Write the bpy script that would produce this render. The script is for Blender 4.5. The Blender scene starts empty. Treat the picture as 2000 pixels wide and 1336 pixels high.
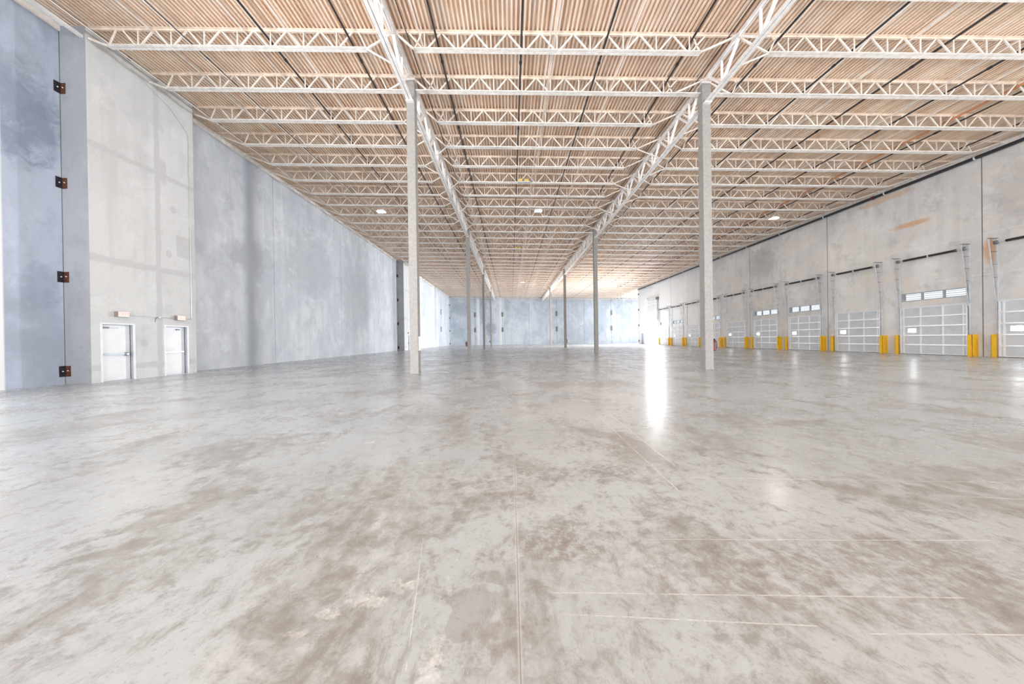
import bpy, math, random
from mathutils import Vector, Matrix
random.seed(7)
SC = bpy.context.scene
COL = SC.collection

# ------------------------------------------------------------------ camera
cd = bpy.data.cameras.new('camera'); cam = bpy.data.objects.new('camera', cd); COL.objects.link(cam)
cd.sensor_fit = 'HORIZONTAL'; cd.sensor_width = 36.0; cd.lens = 36.0*600/2000
cd.shift_x = 0.0011; cd.shift_y = -0.0015; cd.clip_start = 0.05; cd.clip_end = 500
PITCH, ROLL = 0.0034, -0.0145
cam.matrix_world = Matrix.Translation((0, 0, 1.35)) @ Matrix.Rotation(math.pi/2-PITCH, 4, 'X') @ Matrix.Rotation(ROLL, 4, 'Z')
SC.camera = cam

# ------------------------------------------------------------------ world, daylight, exposure
SC.view_settings.view_transform = 'Standard'; SC.view_settings.look = 'None'
SC.view_settings.gamma = 1.0; SC.view_settings.use_curve_mapping = False
SC.view_settings.exposure = 1.03
w = bpy.data.worlds.new('daylight'); SC.world = w; w.use_nodes = True
bg = w.node_tree.nodes['Background']; bg.inputs[0].default_value = (0.93, 0.965, 1, 1); bg.inputs[1].default_value = 1.5
try:
    SC.cycles.max_bounces = 9; SC.cycles.diffuse_bounces = 7; SC.cycles.use_adaptive_sampling = True; SC.cycles.adaptive_threshold = 0.02; SC.cycles.glossy_bounces = 4
    SC.cycles.transmission_bounces = 6; SC.cycles.sample_clamp_indirect = 6.0
    SC.cycles.use_denoising = True; SC.cycles.caustics_reflective = False; SC.cycles.caustics_refractive = False
except Exception: pass

def area_light(name, loc, direction, sx, sy, power, color=(1, 1, 1), spread=math.pi):
    l = bpy.data.lights.new(name, 'AREA'); l.shape = 'RECTANGLE'; l.size = sx; l.size_y = sy
    l.energy = power; l.color = color; l.spread = spread
    o = bpy.data.objects.new(name, l); COL.objects.link(o); o.location = loc
    o.rotation_euler = Vector(direction).to_track_quat('-Z', 'Z' if abs(direction[2]) < .9 else 'Y').to_euler()
    return o
# fill light added at the unseen rear end, left open for brightness
area_light('rear_fill', (5, -45, 6.0), (0, 1, 0.03), 60, 14, 1500, (0.95, 0.97, 1.0), math.radians(100))
# fill lights added behind made-up openings in both side walls, out of view
area_light('side_fill', (28.2, -2.0, 2.6), (-1, 0.15, 0.2), 22, 5.0, 12000, (0.96, 0.975, 1.0))
area_light('left_fill', (-17.4, -4.0, 2.6), (1, 0.35, 0.2), 15, 5.0, 10000, (0.97, 0.98, 1.0))
# daylight through the wing beyond the dock wall and through the open drive-in door
area_light('wing_daylight', (45.0, 68.0, 5.5), (-1, -0.28, -0.15), 7, 10, 3600, (0.93, 0.96, 1.0), math.radians(110))
area_light('door_daylight', (28.6, 57.3, 2.3), (-1, -0.45, -0.12), 4.4, 4.4, 13500, (0.95, 0.97, 1.0))
# bright daylight standing behind the small vision panes of the dock doors
for _i in range(1, 11):
    area_light('pane_daylight', (26.64, 12.7+4.215*_i-.82, 1.55), (-1, 0, -0.05), .50, .26, 16, (0.96, 0.98, 1.0))

# ------------------------------------------------------------------ layout numbers (metres)
WL, WP, WR = -15.8, -14.9, 26.6          # left wall, door pier face, dock wall
YF = 79.4                                # far wall
GX = (-4.0, 8.2)                         # girder and column lines
CY0, CYS = 12.85, 16.65                  # first column row, column spacing
JS = 1.85                                # joist spacing
def zdeck(x): return 12.30-0.0253*x
def zchord(x): return 11.66-0.0253*x
def zgird(x): return 11.12-0.02*x

# ------------------------------------------------------------------ helpers
class MB:
    def __init__(s): s.v = []; s.f = []
    def quad(s, a, b, c, d):
        n = len(s.v); s.v += [tuple(a), tuple(b), tuple(c), tuple(d)]; s.f.append((n, n+1, n+2, n+3))
    def box(s, x0, y0, z0, x1, y1, z1):
        n = len(s.v)
        s.v += [(x0,y0,z0),(x1,y0,z0),(x1,y1,z0),(x0,y1,z0),(x0,y0,z1),(x1,y0,z1),(x1,y1,z1),(x0,y1,z1)]
        for f in ((0,3,2,1),(4,5,6,7),(0,1,5,4),(1,2,6,5),(2,3,7,6),(3,0,4,7)): s.f.append(tuple(n+i for i in f))
        return s
    def prism(s, prof, a, b, up=(0, 0, 1)):
        """extrude closed 2-D profile [(u,v)] from a to b; v follows up, u the side axis"""
        a = Vector(a); b = Vector(b); d = (b-a).normalized(); upv = Vector(up)
        side = d.cross(upv)
        if side.length < 1e-5: side = d.cross(Vector((1, 0, 0)))
        side.normalize(); u2 = side.cross(d).normalized()
        n = len(s.v); k = len(prof)
        for p in (a, b):
            for (u, v) in prof: s.v.append(tuple(p+side*u+u2*v))
        for i in range(k):
            j = (i+1) % k; s.f.append((n+i, n+j, n+k+j, n+k+i))
        s.f.append(tuple(n+i for i in range(k))[::-1]); s.f.append(tuple(n+k+i for i in range(k)))
        return s
    def beam(s, a, b, wu, wv, up=(0, 0, 1)):
        return s.prism([(-wu/2,-wv/2),(wu/2,-wv/2),(wu/2,wv/2),(-wu/2,wv/2)], a, b, up)
    def tube(s, a, b, r, n=8):
        return s.prism([(r*math.cos(2*math.pi*i/n), r*math.sin(2*math.pi*i/n)) for i in range(n)], a, b)
    def path(s, pts, r, n=8):
        for a, b in zip(pts, pts[1:]): s.tube(a, b, r, n)
        return s
    def lathe(s, prof, c, axis='z', n=16):
        base = len(s.v); k = len(prof)
        for i in range(n):
            t = 2*math.pi*i/n; ca, sa = math.cos(t), math.sin(t)
            for (r, h) in prof:
                p = {'z': (r*ca, r*sa, h), 'y': (r*ca, h, r*sa), 'x': (h, r*ca, r*sa)}[axis]
                s.v.append((c[0]+p[0], c[1]+p[1], c[2]+p[2]))
        for i in range(n):
            j = (i+1) % n
            for m in range(k-1): s.f.append((base+i*k+m, base+j*k+m, base+j*k+m+1, base+i*k+m+1))
        return s
    def mesh(s, name, mat, off=(0, 0, 0), bevel=0):
        me = bpy.data.meshes.new(name)
        me.from_pydata([(v[0]-off[0], v[1]-off[1], v[2]-off[2]) for v in s.v], [], s.f)
        me.materials.append(mat); me.update()
        import bmesh
        bm = bmesh.new(); bm.from_mesh(me); bmesh.ops.recalc_face_normals(bm, faces=bm.faces); bm.to_mesh(me); bm.free()
        return me
    def obj(s, name, mat, parent=None, loc=None, bevel=0):
        off = parent['_w'] if parent is not None and '_w' in parent else (loc or (0, 0, 0))
        o = bpy.data.objects.new(name, s.mesh(name, mat, off)); COL.objects.link(o)
        if parent is not None: o.parent = parent; o['_w'] = off
        elif loc: o.location = loc
        if bevel:
            m = o.modifiers.new('bevel', 'BEVEL'); m.width = bevel; m.segments = 2; m.limit_method = 'ANGLE'
        return o
def tag(o, label=None, cat=None, group=None, kind=None):
    if label: o['label'] = label
    if cat: o['category'] = cat
    if group: o['group'] = group
    if kind: o['kind'] = kind
    return o
def thing(name, loc, label, cat, group=None, kind=None):
    o = bpy.data.objects.new(name, None); COL.objects.link(o); o.location = loc; o['_w'] = tuple(loc)
    o.empty_display_size = .2
    return tag(o, label, cat, group, kind)
def copy_tree(o, parent=None, loc=None):
    c = o.copy(); COL.objects.link(c)
    if parent is not None: c.parent = parent
    if loc is not None: c.location = loc
    for ch in list(o.children): copy_tree(ch, c)
    return c

# ------------------------------------------------------------------ materials
class NT:
    def __init__(s, name):
        s.m = bpy.data.materials.new(name); s.m.use_nodes = True; s.t = s.m.node_tree
        s.b = s.t.nodes['Principled BSDF']; s.geo = s.t.nodes.new('ShaderNodeNewGeometry')
        s.sep = s.t.nodes.new('ShaderNodeSeparateXYZ'); s.t.links.new(s.geo.outputs['Position'], s.sep.inputs[0])
        s.X, s.Y, s.Z = s.sep.outputs
    def put(s, i, v):
        if isinstance(v, bpy.types.NodeSocket): s.t.links.new(v, i)
        else: i.default_value = v
    def math(s, op, a, b=0.0, c=None, clamp=False):
        n = s.t.nodes.new('ShaderNodeMath'); n.operation = op; n.use_clamp = clamp
        s.put(n.inputs[0], a); s.put(n.inputs[1], b)
        if c is not None: s.put(n.inputs[2], c)
        return n.outputs[0]
    def vec(s, scale=(1, 1, 1), off=(0, 0, 0)):
        n = s.t.nodes.new('ShaderNodeMapping'); s.t.links.new(s.geo.outputs['Position'], n.inputs[0])
        n.inputs['Scale'].default_value = scale; n.inputs['Location'].default_value = off
        return n.outputs[0]
    def noise(s, v, scale, detail=4, rough=.55, dist=0.0):
        n = s.t.nodes.new('ShaderNodeTexNoise'); s.put(n.inputs['Vector'], v)
        n.inputs['Scale'].default_value = scale; n.inputs['Detail'].default_value = detail
        n.inputs['Roughness'].default_value = rough; n.inputs['Distortion'].default_value = dist
        return n.outputs['Fac']
    def ramp(s, v, a, b, lo=0.0, hi=1.0):
        n = s.t.nodes.new('ShaderNodeMapRange'); n.interpolation_type = 'SMOOTHSTEP'
        s.put(n.inputs[0], v)
        for i, x in zip((1, 2, 3, 4), (a, b, lo, hi)): n.inputs[i].default_value = x
        return n.outputs[0]
    def mix(s, f, a, b, mode='MIX'):
        n = s.t.nodes.new('ShaderNodeMix'); n.data_type = 'RGBA'; n.blend_type = mode
        s.put(n.inputs['Factor'], f)
        for i, v in (('A', a), ('B', b)):
            k = [q for q in n.inputs if q.name == i and q.type == 'RGBA'][0]
            s.put(k, v if isinstance(v, bpy.types.NodeSocket) else (*v, 1) if len(v) == 3 else v)
        return [q for q in n.outputs if q.type == 'RGBA'][0]
    def line(s, coord, pos, hw, soft=.3):
        """1 inside |coord-pos|<hw"""
        d = s.math('ABSOLUTE', s.math('SUBTRACT', coord, pos))
        return s.ramp(d, hw*(1-soft), hw*(1+soft), 1.0, 0.0)
    def rect(s, c1, a1, b1, c2, a2, b2, soft=.01):
        m = s.line(c1, (a1+b1)/2, abs(b1-a1)/2, soft)
        return s.math('MULTIPLY', m, s.line(c2, (a2+b2)/2, abs(b2-a2)/2, soft))
    def amax(s, lst):
        r = lst[0]
        for q in lst[1:]: r = s.math('MAXIMUM', r, q)
        return r
    def ellipse(s, cu, u0, ru, cv, v0, rv, edge=.25, wob=None, amp=.5):
        du = s.math('DIVIDE', s.math('SUBTRACT', cu, u0), ru); dv = s.math('DIVIDE', s.math('SUBTRACT', cv, v0), rv)
        d = s.math('ADD', s.math('MULTIPLY', du, du), s.math('MULTIPLY', dv, dv))
        if wob is not None: d = s.math('ADD', d, s.math('MULTIPLY', s.math('SUBTRACT', wob, .5), amp*4))
        return s.ramp(d, 1-edge, 1+edge, 1.0, 0.0)
    def fin(s, col, rough=.7, spec=.5, metal=0.0, bump=None, bs=.1, bd=.01):
        s.put(s.b.inputs['Base Color'], col if isinstance(col, bpy.types.NodeSocket) else (*col, 1))
        s.put(s.b.inputs['Roughness'], rough); s.put(s.b.inputs['Metallic'], metal)
        s.put(s.b.inputs['Specular IOR Level'], spec)
        if bump is not None:
            n = s.t.nodes.new('ShaderNodeBump'); n.inputs['Strength'].default_value = bs; n.inputs['Distance'].default_value = bd
            s.t.links.new(bump, n.inputs['Height']); s.t.links.new(n.outputs[0], s.b.inputs['Normal'])
        return s.m

def paint(name, col, rough=.5, metal=0.0, var=.06, scale=3.0, spec=.5):
    n = NT(name); f = n.noise(n.vec(), scale, 5)
    dark = tuple(c*(1-var*2) for c in col); lite = tuple(min(1, c*(1+var)) for c in col)
    return n.fin(n.mix(n.ramp(f, .3, .7), dark, lite), rough, spec, metal)
def emit(name, col, strength):
    n = NT(name); n.fin(col, .4)
    n.b.inputs['Emission Color'].default_value = (*col, 1); n.b.inputs['Emission Strength'].default_value = strength
    return n.m

def concrete(name, base, dark, warm=None, h='Y', joints=(), seed=0.0, stain=.55, scratch=.4, extra=None, jw=.012):
    n = NT(name); U = n.Y if h == 'Y' else n.X
    v = n.vec((1, 1, .6), (seed, seed*1.7, seed*.3))
    big = n.noise(v, .28, 3, .5, .6); mid = n.noise(n.vec((1, 1, .8), (seed+9, 3, 1)), 1.3, 8, .7, .3)
    fine = n.noise(n.vec(off=(seed, 0, 0)), 11, 6, .7)
    streak = n.noise(n.vec((1, 1, .06), (seed, 5, 0)), 1.6, 4, .6)
    c = n.mix(n.ramp(big, .36, .60, 0, min(1, stain*1.3)), base, dark)
    c = n.mix(n.ramp(mid, .48, .68, 0, min(1, scratch*1.7)), c, tuple(q*.72 for q in dark))
    c = n.mix(n.ramp(streak, .46, .68, 0, .4), c, tuple(q*.85 for q in dark))
    lite = tuple(min(.93, q*1.16) for q in base)
    c = n.mix(n.ramp(n.noise(n.vec((1, 1, 1), (seed*3, 8, 2)), .7, 7, .68, .3), .50, .68, 0, .5), c, lite)
    if warm: c = n.mix(n.ramp(n.noise(n.vec((1, 1, 1.5), (seed, 20, 4)), .35, 4, .6, .8), .45, .7, 0, .8), c, warm)
    c = n.mix(n.ramp(fine, .3, .75, 0, .22), c, tuple(q*.7 for q in base))
    if extra: c = extra(n, c, U)
    if joints:
        j = n.amax([n.line(U, p, jw) for p in joints])
        c = n.mix(n.math('MULTIPLY', j, .85), c, (.10, .09, .085))
    return n.fin(c, .75, .3, bump=n.math('ADD', mid, n.math('MULTIPLY', fine, .5)), bs=.25, bd=.02)

# floor
def floor_mat():
    n = NT('polished_concrete')
    v = n.vec()
    wob = n.noise(v, 1.3, 6, .65, .8)
    big = n.noise(n.vec(off=(3, 7, 0)), .33, 4, .55, .7); mid = n.noise(n.vec((1, .75, 1), (11, 4, 0)), .95, 8, .72, .5)
    spk = n.noise(n.vec(off=(2, 0, 0)), 26, 6, .75); fine = n.noise(v, 7, 8, .75, .4)
    c = n.mix(n.ramp(big, .35, .65), (.445, .49, .52), (.535, .59, .625))
    dxx = n.math('DIVIDE', n.math('SUBTRACT', n.X, 2.5), 1.5); dd = n.math('SQRT', n.math('ADD', n.math('MULTIPLY', dxx, dxx), n.math('MULTIPLY', n.Y, n.Y)))
    worn = n.ramp(n.math('ADD', dd, n.math('MULTIPLY', wob, 2.0)), 3.0, 7.5, 1.0, .25)
    c = n.mix(n.math('MULTIPLY', worn, .5), c, (.475, .49, .475))
    c = n.mix(n.math('MULTIPLY', n.ramp(mid, .47, .64, 0, .7), worn), c, (.325, .318, .295))
    c = n.mix(n.math('MULTIPLY', n.ramp(n.noise(n.vec((1, .55, 1), (7, 2, 0)), 4.2, 9, .8, .4), .50, .64, 0, .65), worn), c, (.285, .27, .24))
    c = n.mix(n.ramp(n.noise(n.vec(off=(40, 9, 0)), .6, 5, .6, 1), .55, .75, 0, .35), c, (.42, .38, .33))
    c = n.mix(n.ramp(n.math('ADD', n.math('MULTIPLY', fine, .6), n.math('MULTIPLY', mid, .5)), .52, .66, 0, .65), c, (.23, .21, .18))
    c = n.mix(n.ramp(n.noise(n.vec(off=(5, 30, 0)), 1.4, 8, .75, .5), .54, .70, 0, .55), c, (.60, .62, .62))
    c = n.mix(n.ramp(spk, .55, .68, 0, .5), c, (.23, .215, .19))
    wob2 = n.math('ADD', n.math('MULTIPLY', fine, .6), n.math('MULTIPLY', wob, .4)); st = []; grit = n.ramp(n.noise(v, 14, 6, .75), .38, .62)
    for (x, y, rx, ry, e) in STAINS: st.append(n.math('MULTIPLY', n.ellipse(n.X, x, rx*1.3, n.Y, y, ry*1.3, .9, wob2, 1.1), e))
    c = n.mix(n.math('MULTIPLY', n.amax(st), grit), c, (.25, .21, .175))
    wet = n.amax([n.ellipse(n.X, x, rx, n.Y, y, ry, .12, n.noise(v, 9, 3, .5), .9) for (x, y, rx, ry) in WET])
    c = n.mix(n.math('MULTIPLY', wet, .45), c, (.30, .28, .265))
    chalk = n.amax([n.ellipse(n.X, x, rx, n.Y, y, ry, .6, fine, 2.2) for (x, y, rx, ry) in CHALK])
    c = n.mix(n.math('MULTIPLY', n.math('MULTIPLY', chalk, grit), .6), c, (.80, .79, .77))
    # sawn control joints
    j = n.amax([n.line(n.X, p, .0025) for p in (.02, -8.2, 8.2, 16.4)]+[n.line(n.Y, p, .0045) for p in (4.53, 12.85, 21.2, 29.5, 37.8, 46.1)])
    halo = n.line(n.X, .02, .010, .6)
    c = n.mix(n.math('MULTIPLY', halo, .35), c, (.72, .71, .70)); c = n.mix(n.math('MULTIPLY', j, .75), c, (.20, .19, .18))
    # pale scratches
    sc = []
    for (x0, y0, x1, y1, hw) in SCR:
        dx, dy = x1-x0, y1-y0; L = math.hypot(dx, dy); dx /= L; dy /= L
        a = n.math('ADD', n.math('MULTIPLY', n.math('SUBTRACT', n.X, x0), dx), n.math('MULTIPLY', n.math('SUBTRACT', n.Y, y0), dy))
        b = n.math('ADD', n.math('MULTIPLY', n.math('SUBTRACT', n.X, x0), -dy), n.math('MULTIPLY', n.math('SUBTRACT', n.Y, y0), dx))
        b = n.math('ADD', b, n.math('MULTIPLY', n.math('SUBTRACT', wob, .5), .02))
        sc.append(n.math('MULTIPLY', n.line(a, L/2, L/2, .02), n.line(b, 0, hw, .6)))
    for (x, y, r, hw) in ARCS:
        du = n.math('SUBTRACT', n.X, x); dv = n.math('SUBTRACT', n.Y, y)
        d = n.math('SQRT', n.math('ADD', n.math('MULTIPLY', du, du), n.math('MULTIPLY', dv, dv)))
        sc.append(n.math('MULTIPLY', n.line(d, r, hw, .6), n.ramp(n.noise(v, .5), .5, .7, 0, .4)))
    c = n.mix(n.math('MULTIPLY', n.math('MULTIPLY', n.amax(sc), n.ramp(fine, .35, .6)), .65), c, (.80, .79, .77))
    rough = n.math('ADD', n.ramp(mid, .35, .7, .0, .10), n.ramp(big, .3, .7, .25, .19))
    return n.fin(c, rough, .75, bump=n.math('ADD', n.math('MULTIPLY', big, 1.0), n.math('MULTIPLY', mid, .25)), bs=.12, bd=.02)
STAINS = [(.30, 2.05, .22, .16, .75), (6.5, 2.85, 1.5, .18, .7), (8.6, 2.45, .7, .3, .6), (-8.2, 2.75, 1.2, .20, .5), (-1.2, 2.9, 1.2, .35, .35),
          (1.9, 1.75, 1.0, .25, .5), (2.8, 1.45, .7, .1, .45), (-2.5, 1.35, .6, .12, .4), (.05, 2.6, .25, .12, .4), (-.05, 1.35, .12, .12, .5), (4.6, 1.9, 1.0, .2, .45)]
WET = [(-.20, 1.52, .13, .16), (-.10, 1.74, .06, .05), (-.02, 1.73, .04, .04)]
CHALK = [(-.78, 1.60, .09, .05), (-.62, 1.70, .06, .05), (-.92, 1.52, .06, .03), (-1.02, 1.42, .06, .02), (-.35, 1.29, .05, .1), (-1.0, 3.4, .05, .04), (-1.9, 4.1, .06, .06)]
SCR = [(.20, 1.63, 2.3, 1.56, .003), (.25, 1.50, 1.4, 1.42, .003), (1.6, 1.38, 2.4, 1.36, .003), (3.6, 2.55, 7.5, 1.95, .006), (-.62, 2.1, -.45, 1.25, .003),
       (-.6, 3.95, 0, 3.7, .006), (.9, 2.05, 3.1, 1.99, .003), (1.6, 2.95, 4.5, 2.75, .005), (2.9, 3.9, 5.6, 3.1, .006), (1.5, 5.5, 1.45, 2.6, .007), (1.75, 6.2, 1.7, 3.2, .007)]
ARCS = [(-6.5, 6.0, 7.3, .02), (-6.5, 6.0, 7.6, .02), (9.0, 10.0, 6.2, .02), (9.0, 10.0, 7.1, .02)]

M = {}
M['floor'] = floor_mat()
def deck_mat():
    n = NT('painted_roof_deck')
    f = n.noise(n.vec((1, .08, 1)), 5, 4); g = n.noise(n.vec(), .8, 4)
    c = n.mix(n.ramp(f, .3, .7), (.72, .525, .385), (.87, .735, .615)); c = n.mix(n.ramp(g, .45, .7, 0, .4), c, (.90, .82, .74))
    return n.fin(c, .6, .3)
M['deck'] = deck_mat()
M['web'] = paint('tan_cream_steel', (.84, .765, .69), .6, var=.07, scale=6)
M['topsteel'] = paint('tan_steel', (.80, .66, .545), .6, var=.09, scale=5)
M['steel'] = paint('cream_steel', (.86, .81, .765), .6, var=.07, scale=6)
M['girder'] = paint('white_steel', (.84, .81, .79), .6, var=.06, scale=6)
M['column'] = paint('column_coating', (.30, .285, .27), .75, var=.06, scale=9)
M['pipe'] = paint('black_pipe', (.028, .030, .036), .45)
M['copper'] = paint('orange_pipe', (.62, .27, .13), .5)
M['rod'] = paint('pale_rod', (.82, .76, .71), .6)
M['galv'] = paint('galvanised_steel', (.66, .69, .72), .4, .25, var=.06)
M['drum'] = paint('grey_cast_metal', (.20, .20, .21), .5, .4)
M['spring'] = paint('black_spring', (.03, .03, .032), .4, .3)
M['doorpanel'] = paint('grey_door_panel', (.62, .645, .67), .42, .0, var=.03)
M['doorrail'] = paint('pale_door_rail', (.82, .84, .86), .4, .0, var=.03)
M['yellow'] = paint('safety_yellow', (.90, .52, .015), .45, var=.06)
M['paleyellow'] = paint('faded_yellow', (.85, .62, .18), .5)
M['rust'] = paint('rusty_plate', (.13, .045, .02), .7, .2, var=.35, scale=18)
M['darkplate'] = paint('dark_steel_plate', (.035, .035, .045), .5, .4, var=.3, scale=14)
M['greyplate'] = paint('grey_steel_plate', (.20, .185, .175), .6, .2, var=.2, scale=9)
M['whitedoor'] = paint('white_painted_door', (.76, .78, .81), .4, var=.02)
M['jamb'] = paint('grey_painted_frame', (.40, .44, .50), .45, var=.05)
M['chrome'] = paint('brushed_metal', (.30, .32, .36), .35, .6)
M['gasket'] = paint('black_rubber', (.015, .015, .02), .6)
M['red'] = paint('red_enamel', (.16, .015, .02), .35)
M['white'] = paint('white_enamel', (.85, .85, .84), .4)
M['greytray'] = paint('grey_tray', (.58, .58, .57), .6)
M['lens'] = emit('lamp_lens', (1, .96, .90), 5)
M['dimlens'] = emit('faint_glow_lens', (.93, .95, 1), .5)  # lens of a lamp that is off, given a faint glow
M['signface'] = emit('sign_face', (.80, .50, .47), .30)
M['signred'] = emit('sign_letters', (.85, .28, .25), .45)
M['signbody'] = paint('sign_housing', (.26, .20, .20), .5)
M['conduit'] = paint('conduit', (.60, .61, .62), .4, .3)
g = NT('window_glass'); g.fin((1, 1, 1), .02); g.b.inputs['Transmission Weight'].default_value = 1; g.b.inputs['IOR'].default_value = 1.05
M['glass'] = g.m
g = NT('frosted_glass'); g.fin((.40, .42, .44), .25); g.b.inputs['Transmission Weight'].default_value = 1; g.b.inputs['IOR'].default_value = 1.05
M['frost'] = g.m

def ex_left(n, c, U):
    wob = n.noise(n.vec(), 2.2, 6, .7, .6)
    a = n.math('MULTIPLY', n.ellipse(U, 8.2, 2.6, n.Z, 4.9, 1.0, .7, wob, .8), .0)
    b = n.math('MULTIPLY', n.ellipse(U, 10.0, .9, n.Z, 9.0, 1.5, .8, wob, 1.1), .55)
    b3 = n.ramp(n.noise(n.vec((1, 1, .5), (3, 12, 7)), .42, 9, .74, .4), .47, .62, 0, .5); c = n.mix(b3, c, (.43, .465, .52))
    d = n.math('MULTIPLY', n.ellipse(U, 10.3, .4, n.Z, 3.3, .8, .8, wob, 1.0), .3)
    c = n.mix(n.amax([b, d]), c, (.14, .17, .23))
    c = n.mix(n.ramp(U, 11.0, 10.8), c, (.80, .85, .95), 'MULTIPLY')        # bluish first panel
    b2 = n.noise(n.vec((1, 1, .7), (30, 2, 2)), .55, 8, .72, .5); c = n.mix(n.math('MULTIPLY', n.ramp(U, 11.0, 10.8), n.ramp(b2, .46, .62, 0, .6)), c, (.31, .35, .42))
    c = n.mix(n.line(U, 9.25, .33, .08), c, (.78, .80, .82))
    e = n.math('MULTIPLY', n.line(U, 18.7, .30, .9), .75)                                 # soft dark upright stripe
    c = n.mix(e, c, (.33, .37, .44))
    k = n.amax([n.math('MULTIPLY', n.ellipse(U, 18.9, 1.5, n.Z, 6.6, .9, .8, wob, 1.2), .75), n.math('MULTIPLY', n.ellipse(U, 24.5, 2.6, n.Z, 7.4, 2.4, .8, wob, 1.0), .7),
                n.math('MULTIPLY', n.ellipse(U, 32.0, 3.0, n.Z, 6.0, 3.0, .8, wob, 1.0), .6)])
    return n.mix(k, c, (.40, .43, .47))
def ex_pier(n, c, U):
    wob = n.math('MULTIPLY', n.math('SUBTRACT', n.noise(n.vec(), 3.0, 5), .5), .16)
    Uw = n.math('ADD', U, wob); Zw = n.math('ADD', n.Z, wob)
    p = n.amax([n.line(Uw, 13.05, .10), n.line(Zw, 4.52, .13), n.line(Zw, 8.6, .11), n.line(Zw, .52, .12),
                n.rect(Uw, 13.75, 14.42, Zw, 5.25, 6.25, .05), n.rect(Uw, 13.15, 13.4, Zw, 8.3, 9.3, .3),
                n.ellipse(U, 13.45, .12, n.Z, 5.3, .17, .1), n.ellipse(U, 12.5, .13, n.Z, 1.42, .16, .1), n.ellipse(U, 13.65, .12, n.Z, 7.3, .16, .1)])
    return n.mix(n.math('MULTIPLY', p, .75), c, (.50, .51, .52))
def ex_right(n, c, U):
    wob = n.noise(n.vec(), 2.0, 6, .7, .6)
    o = n.amax([n.math('MULTIPLY', n.ellipse(U, 17.05, .22, n.Z, 5.9, .75, .8, wob, .6), .75),
                n.math('MULTIPLY', n.ellipse(U, 20.4, 1.0, n.Z, 8.6, .16, .8, wob, .8), .7),
                n.math('MULTIPLY', n.ellipse(U, 21.8, 1.5, n.Z, 10.9, .22, .8, wob, .9), .45)])
    c = n.mix(o, c, (.66, .36, .16))
    c = n.mix(n.math('MULTIPLY', n.ramp(U, 30, 60), .75), c, (.78, .83, .89))  # far end tinted bluish, daylight put into the wall colour
    g2 = n.amax([n.math('MULTIPLY', n.ellipse(U, 32.6, 1.6, n.Z, 9.0, 1.5, .6, wob, .9), .4), n.math('MULTIPLY', n.ellipse(U, 15.8, 1.2, n.Z, 8.7, 1.6, .9, wob, 1), .35)])
    c = n.mix(g2, c, (.34, .34, .35))
    lines = n.amax([n.line(n.math('ADD', n.Z, n.math('MULTIPLY', wob, .15)), 4.68, .03, .8), n.line(n.math('ADD', n.Z, n.math('MULTIPLY', wob, .2)), 7.0, .03, .8)])
    return n.mix(n.math('MULTIPLY', lines, .3), c, (.85, .83, .80))
def ex_far(n, c, U):
    wob = n.noise(n.vec(), .8, 6, .7, .6)
    k = n.amax([n.math('MULTIPLY', n.ellipse(U, -7.2, .9, n.Z, 9.3, 4.2, .8, wob, 1.0), .55), n.math('MULTIPLY', n.ellipse(U, -5.2, 1.3, n.Z, 4.0, 1.6, .8, wob, 1.0), .6),
                n.math('MULTIPLY', n.ellipse(U, -12.5, 2.2, n.Z, 9.3, 1.5, .8, wob, 1.2), .45), n.math('MULTIPLY', n.ellipse(U, -.9, .8, n.Z, 10, 1.6, .8, wob, 1.2), .35),
                n.math('MULTIPLY', n.ellipse(U, 21, 3, n.Z, 3.5, 2.2, .8, wob, 1.2), .35)])
    c = n.mix(k, c, (.22, .25, .30))
    w_ = n.amax([n.line(U, -8.3, .35, .5), n.math('MULTIPLY', n.line(U, 5.0, .12, .5), .8), n.line(U, -2.4, .5, .6)])
    return n.mix(n.math('MULTIPLY', w_, .55), c, (.80, .82, .84))
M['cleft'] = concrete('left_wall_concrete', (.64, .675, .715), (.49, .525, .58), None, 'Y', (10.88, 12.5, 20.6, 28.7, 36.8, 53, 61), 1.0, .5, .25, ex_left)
M['cpier'] = concrete('pier_concrete', (.64, .655, .66), (.56, .575, .58), None, 'Y', (), 4.0, .4, .15, ex_pier)
M['cfar'] = concrete('far_wall_concrete', (.56, .61, .665), (.42, .475, .54), None, 'X', (-9.2, -2.1, 4.9, 11.9, 19, 26), 7.0, .7, .3, ex_far, .03)
M['cright'] = concrete('dock_wall_concrete', (.78, .765, .745), (.64, .635, .63), (.78, .70, .61), 'Y', (0.4, 8.85, 17.3, 25.75, 34.1, 42.5, 50.9), 11.0, .6, .35, ex_right, .022)

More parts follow.
